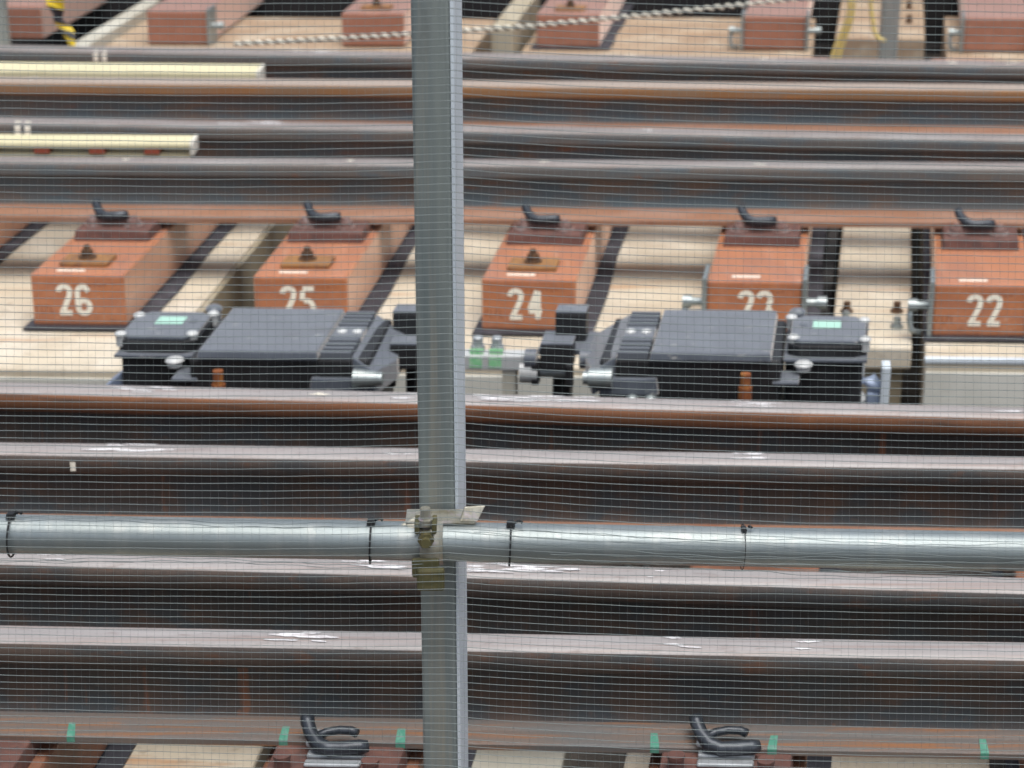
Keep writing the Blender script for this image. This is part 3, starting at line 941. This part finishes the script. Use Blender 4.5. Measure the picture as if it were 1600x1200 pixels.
# straw coloured straps by the far post
for pth, lab in (([(1326, -14), (1331, 4), (1329, 22), (1324, 40), (1316, 60), (1309, 78), (1303, 96)], 'straw coloured frayed strap hanging down to the last rail'),
                 ([(1366, -14), (1360, 4), (1362, 20), (1364, 36), (1366, 50), (1373, 60), (1382, 64)], 'straw coloured strap looped onto the slim grey post')):
    base = at_y(pth[-1][0], pth[-1][1], 7.98)
    t = thing('strap', lab, 'strap', base)
    for s_ in range(3):
        pts = []
        n = 26
        for i in range(n + 1):
            u = i / n * (len(pth) - 1)
            k = min(int(u), len(pth) - 2)
            f = u - k
            x = pth[k][0] + (pth[k + 1][0] - pth[k][0]) * f
            y = pth[k][1] + (pth[k + 1][1] - pth[k][1]) * f
            spread = (6 if len(pth) and 'frayed' in lab else 2.2)
            pts.append(at_y(x + (s_ - 1) * spread * (.35 + .65 * i / n) + random.uniform(-.6, .6), y, 7.98 + .004 * s_) - base)
        MB().tube(pts, .0085 if 'frayed' in lab else .006, 6).build('strap_strand', M['strap'], t)

for (xa, xb, lab) in ((-14, 14, 'slim grey steel post at the outer end of the last rail'), (1375, 1403, 'slim grey steel post in front of the far bolted block')):
    a, b = at_y(xa, 80, 8.06), at_y(xb, 80, 8.06)
    wd = b.x - a.x
    t = thing('fence_post', lab, 'post', ((a.x + b.x) / 2, 8.06, 0), 'slim grey posts behind the last rail')
    MB().box(-wd / 2, wd / 2, 0, .05, .0, 1.6).build('post_tube', M['galv'], t, bevel=.006)
    MB().box(-.07, .07, -.04, .09, .0005, .010).build('post_base', M['galv'], t, bevel=.003)

# ------------------------------------------------------------------ scaffold fence in front: square post, pipe, clamp, net
YP = 2.33                                                     # pipe axis depth
pa, pb = at_y(0, 834, YP), at_y(1600, 862, YP)
d = (pb - pa).normalized()
c = at_y(690, 846, YP)
PR = .0243
pipe = thing('scaffold_pipe', 'galvanised scaffold pipe running across the net', 'pipe', c)
m = MB()
L0, L1 = -3.2, 3.4
nseg = 40
pts = [d * (L0 + (L1 - L0) * i / nseg) for i in range(nseg + 1)]
m.tube(pts, PR, 28)
m.build('pipe_tube', M['galv'], pipe)

# square post, turned a little so that its side shows, coloured brighter as if lit
pl, pr = at_y(641, 0, YP + .07), at_y(722, 0, YP + .07)
low = at_y(694, 1200, YP + .07)
pw = .050
ang = math.radians(-11)
ctr = at_y(681.5, 0, YP + .066)
ctr.z = 0
post = thing('square_post', 'tall galvanised square post crossing behind the scaffold pipe', 'post', ctr)
hx = pw / 2


def rot(x, y):
    return (x * math.cos(ang) - y * math.sin(ang), x * math.sin(ang) + y * math.cos(ang))


mm = MB()
poly = [rot(-hx, -hx), rot(hx - .004, -hx), rot(hx - .004, hx), rot(-hx, hx)]
mm.prism(poly, 0, 3.0).build('post_tube', M['galv_post'], post, bevel=.004)
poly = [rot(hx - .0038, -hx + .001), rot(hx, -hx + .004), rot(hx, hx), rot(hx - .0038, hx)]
MB().prism(poly, 0.001, 2.999).build('post_lit_side', M['galv_edge'], post, bevel=.001)  # lit side of the post, its brightness put into the colour
MB().box(-.08, .08, -.08, .08, .0005, .012).build('post_base', M['galv_post'], post, bevel=.003)

# clamp holding the pipe to the post
cc = at_y(680, 846, YP)
cl = thing('pipe_clamp', 'yellow zinc pipe clamp with bolt where pipe meets square post', 'clamp', cc)
ring = []
m = MB()
for sgn, w_, off in ((1, .028, -.004),):
    n = 22
    vs, fs = [], []
    for i in range(n + 1):
        g_ = math.radians(-60 + 300 * i / n)
        for rr in (PR + .0012, PR + .0048):
            for xx in (-w_ / 2, w_ / 2):
                vs.append((xx + off, -rr * math.cos(g_) * -1 * -1, rr * math.sin(g_)))
    for i in range(n):
        o = i * 4
        fs += [(o, o + 1, o + 5, o + 4), (o + 2, o + 6, o + 7, o + 3), (o, o + 4, o + 6, o + 2), (o + 1, o + 3, o + 7, o + 5)]
    m.add(vs, fs, 0, True)
m.build('clamp_band', M['zinc_yellow'], cl)
MB().box(-.028, .006, -.030, -.0292 + .006, -.036, -.010).box(-.022, .012, -.034, -.024, -.052, -.022).build('clamp_jaw', M['clamp_olive'], cl, bevel=.003)
m = MB()
m.cyl((-.011, -.012, PR + .004), .0105, .008, n=6)
m.cyl((-.011, -.012, PR + .012), .0062, .014, n=12)
m.build('clamp_bolt', M['zinc_yellow'], cl)
m = MB()
m.box(-.024, -.018, -.028, .0, PR - .002, PR + .012).box(-.003, .003, -.028, .0, PR - .002, PR + .012)
m.build('clamp_ear', M['clamp_olive'], cl, bevel=.0015)
m = MB().cyl((-.010, -.033, PR - .009), .010, .012, 'b', n=6).cyl((-.010, -.040, PR - .009), .006, .01, 'b', n=12)
m.build('clamp_nut', M['clamp_olive'], cl)
# bracket lip round the post
m = MB()
m.box(-.036, .050, -.006, .034, PR + .001, PR + .0045)
m.add([(.030, -.006, PR + .0046), (.052, -.006, PR + .0046), (.062, .004, PR + .022), (.036, .004, PR + .020),
       (.030, -.003, PR + .0046), (.052, -.003, PR + .0046), (.062, .007, PR + .022), (.036, .007, PR + .020)],
      [(0, 1, 2, 3), (7, 6, 5, 4), (0, 4, 5, 1), (1, 5, 6, 2), (2, 6, 7, 3), (3, 7, 4, 0)])
m.add([(-.046, -.008, PR - .002), (-.020, -.012, PR - .002), (-.018, .004, PR + .012), (-.026, .010, PR + .010),
       (-.046, -.006, PR - .004), (-.020, -.010, PR - .004), (-.018, .006, PR + .010), (-.026, .012, PR + .008)],
      [(0, 1, 2, 3), (7, 6, 5, 4), (0, 4, 5, 1), (1, 5, 6, 2), (2, 6, 7, 3), (3, 7, 4, 0)])
m.build('clamp_wing', M['zinc_yellow'], cl, bevel=.001)

# cable ties on the pipe
for px, lab in ((20, 'black cable tie round the pipe at its outer stretch'), (580, 'black cable tie round the pipe on the clamp nut side of the square post'), (797, 'black cable tie round the pipe beside the wing of the clamp'), (1160, 'small black cable tie on the long bare stretch of pipe')):
    yy = 834 + (862 - 834) * px / 1600
    c = at_y(px, yy, YP)
    tie = thing('cable_tie', lab, 'cable tie', c, 'cable ties on the pipe')
    n = 24
    m = MB()
    ringp = [(.0012 * math.sin(2 * math.pi * i / n), math.cos(2 * math.pi * i / n) * (PR + .0075), math.sin(2 * math.pi * i / n) * (PR + .003)) for i in range(n + 1)]
    rr = .0013 if px < 1000 else .0006
    m.tube(ringp, rr, 6, cap=False)
    m.build('tie_band', M['tie'], tie)
    m = MB()
    k = .75 if px < 1000 else .5
    m.box(-.006 * k, .008 * k, -.010, .002, PR + .001, PR + .008 * k, .001, .001)
    m.tube([(.006, -.004, PR + .005), (.016 * k, -.006, PR + .011 * k), (.02 * k, -.006, PR + .007 * k)], .0018, 6)
    m.build('tie_knot', M['tie'], tie)

# the net: real cords, slack between its fixings, drawn together along the pipe
YN = YP - .034


def sag(px, py):
    """how far (px) a cord hangs below its level at the square post"""
    if px > 700:
        u = px - 700
        return 24 * (1 - math.exp(-u / 330)) + .010 * u
    u = 700 - px
    k = max(0.0, min(1.0, (py - 850) / 350))
    a = 16 * (1 - math.exp(-u / 260)) - .020 * u
    b = -.024 * u
    return a * (1 - k) + b * k


def net_y(px, py):
    # the net swells forward a little away from the pipe, and touches it along the axis
    w_ = min(1.0, abs(py - 848) / 300)
    return YN - .012 * w_ + .004 * math.sin(px * .006 + py * .004) * w_


net = thing('safety_net', 'fine grey green safety net stretched over the pipe and post', 'net', at_y(800, 1240, YN))
nb = Vector(net.location)
rows = []
y = -60.0
while y < 1262:
    rows.append(y)
    y += 12.1 - 1.2 * max(0, min(1, y / 1200))
m = MB()
XS = [-420 + 2440 * i / 122 for i in range(123)]
for ri, y0 in enumerate(rows):
    ph = random.uniform(0, 6.28)
    pts = []
    for x in XS:
        yy = y0 + sag(x, y0) + .35 * math.sin(x * .021 + ph) + .2 * math.sin(x * .05 + ph * 2) + .4 * math.sin(x * .004 + y0 * .03)
        # cords gather towards the pipe on the slack side
        pc = 834 + 28 * x / 1600
        dy = yy - (pc + 10)
        if x > 760:
            g_ = min(1, (x - 760) / 500) * .35 * math.exp(-(dy / 55) ** 2)
            yy -= dy * g_
        pts.append(at_y(x, yy, net_y(x, yy)) - nb)
    m.tube(pts, .0005, 3, cap=False)
o = m.build('horizontal_cords', M['net'], net)
o['kind'] = 'stuff'
m = MB()
x = -420.0
while x < 2020:
    ph = random.uniform(0, 6.28)
    pts = []
    for i in range(56):
        yy = -60 + 1330 * i / 55
        xx = x + .8 * math.sin(yy * .03 + ph) + (690 - x) * .012 * (yy / 1200)
        yq = yy + sag(x, yy)
        pts.append(at_y(xx, yq, net_y(xx, yq) + .0008) - nb)
    m.tube(pts, .00012, 3, cap=False)
    x += 12.9 + random.uniform(-.5, .5)
# loose gathered cords along the pipe
for k in range(7):
    ph = random.uniform(0, 6.28)
    pts = []
    x0 = 700 + 40 * k
    for i in range(70):
        xx = x0 + (2000 - x0) * i / 69
        pc = 834 + 28 * xx / 1600
        yy = pc - 22 + 9 * k + 13 * (1 - math.exp(-(xx - x0) / 260)) + 2.2 * math.sin(xx * .017 + ph) + 1.2 * math.sin(xx * .06 + 2 * ph)
        pts.append(at_y(xx, yy, YN - .001) - nb)
    m.tube(pts, .0005, 3, cap=False)
for k in range(4):
    ph = random.uniform(0, 6.28)
    pts = []
    for i in range(50):
        xx = -400 + 1060 * i / 49
        pc = 834 + 28 * xx / 1600
        yy = pc + (-26, -20, 36, 41)[k] + 3 * math.sin(xx * .012 + ph) + 1.2 * math.sin(xx * .06 + 2 * ph)
        pts.append(at_y(xx, yy, YN - .001) - nb)
    m.tube(pts, .0005, 3, cap=False)
o = m.build('vertical_cords', M['net'], net)
o['kind'] = 'stuff'

# ------------------------------------------------------------------ pieces that sit on a part become its sub-parts
SUB = {'label_plate': 'terminal_lid', 'cover_screw': 'terminal_lid', 'vent_fin': 'vent_block', 'vent_bridge': 'vent_block', 'clip_shoulder': 'tie_plate', 'rail_clip': 'tie_plate',
       'hook_bolt': 'side_plate', 'hook': 'side_plate', 'chalk_mark': 'rod_bar', 'clamp_nut': 'clamp_band', 'clamp_bolt': 'clamp_band', 'tie_knot': 'tie_band'}
for o in list(sc.objects):
    k = o.name.split('.')[0]
    if k in SUB and o.parent and 'label' in o.parent:
        sib = [q for q in o.parent.children if q.name.split('.')[0] == SUB[k]]
        if sib:
            o.parent = sib[0]
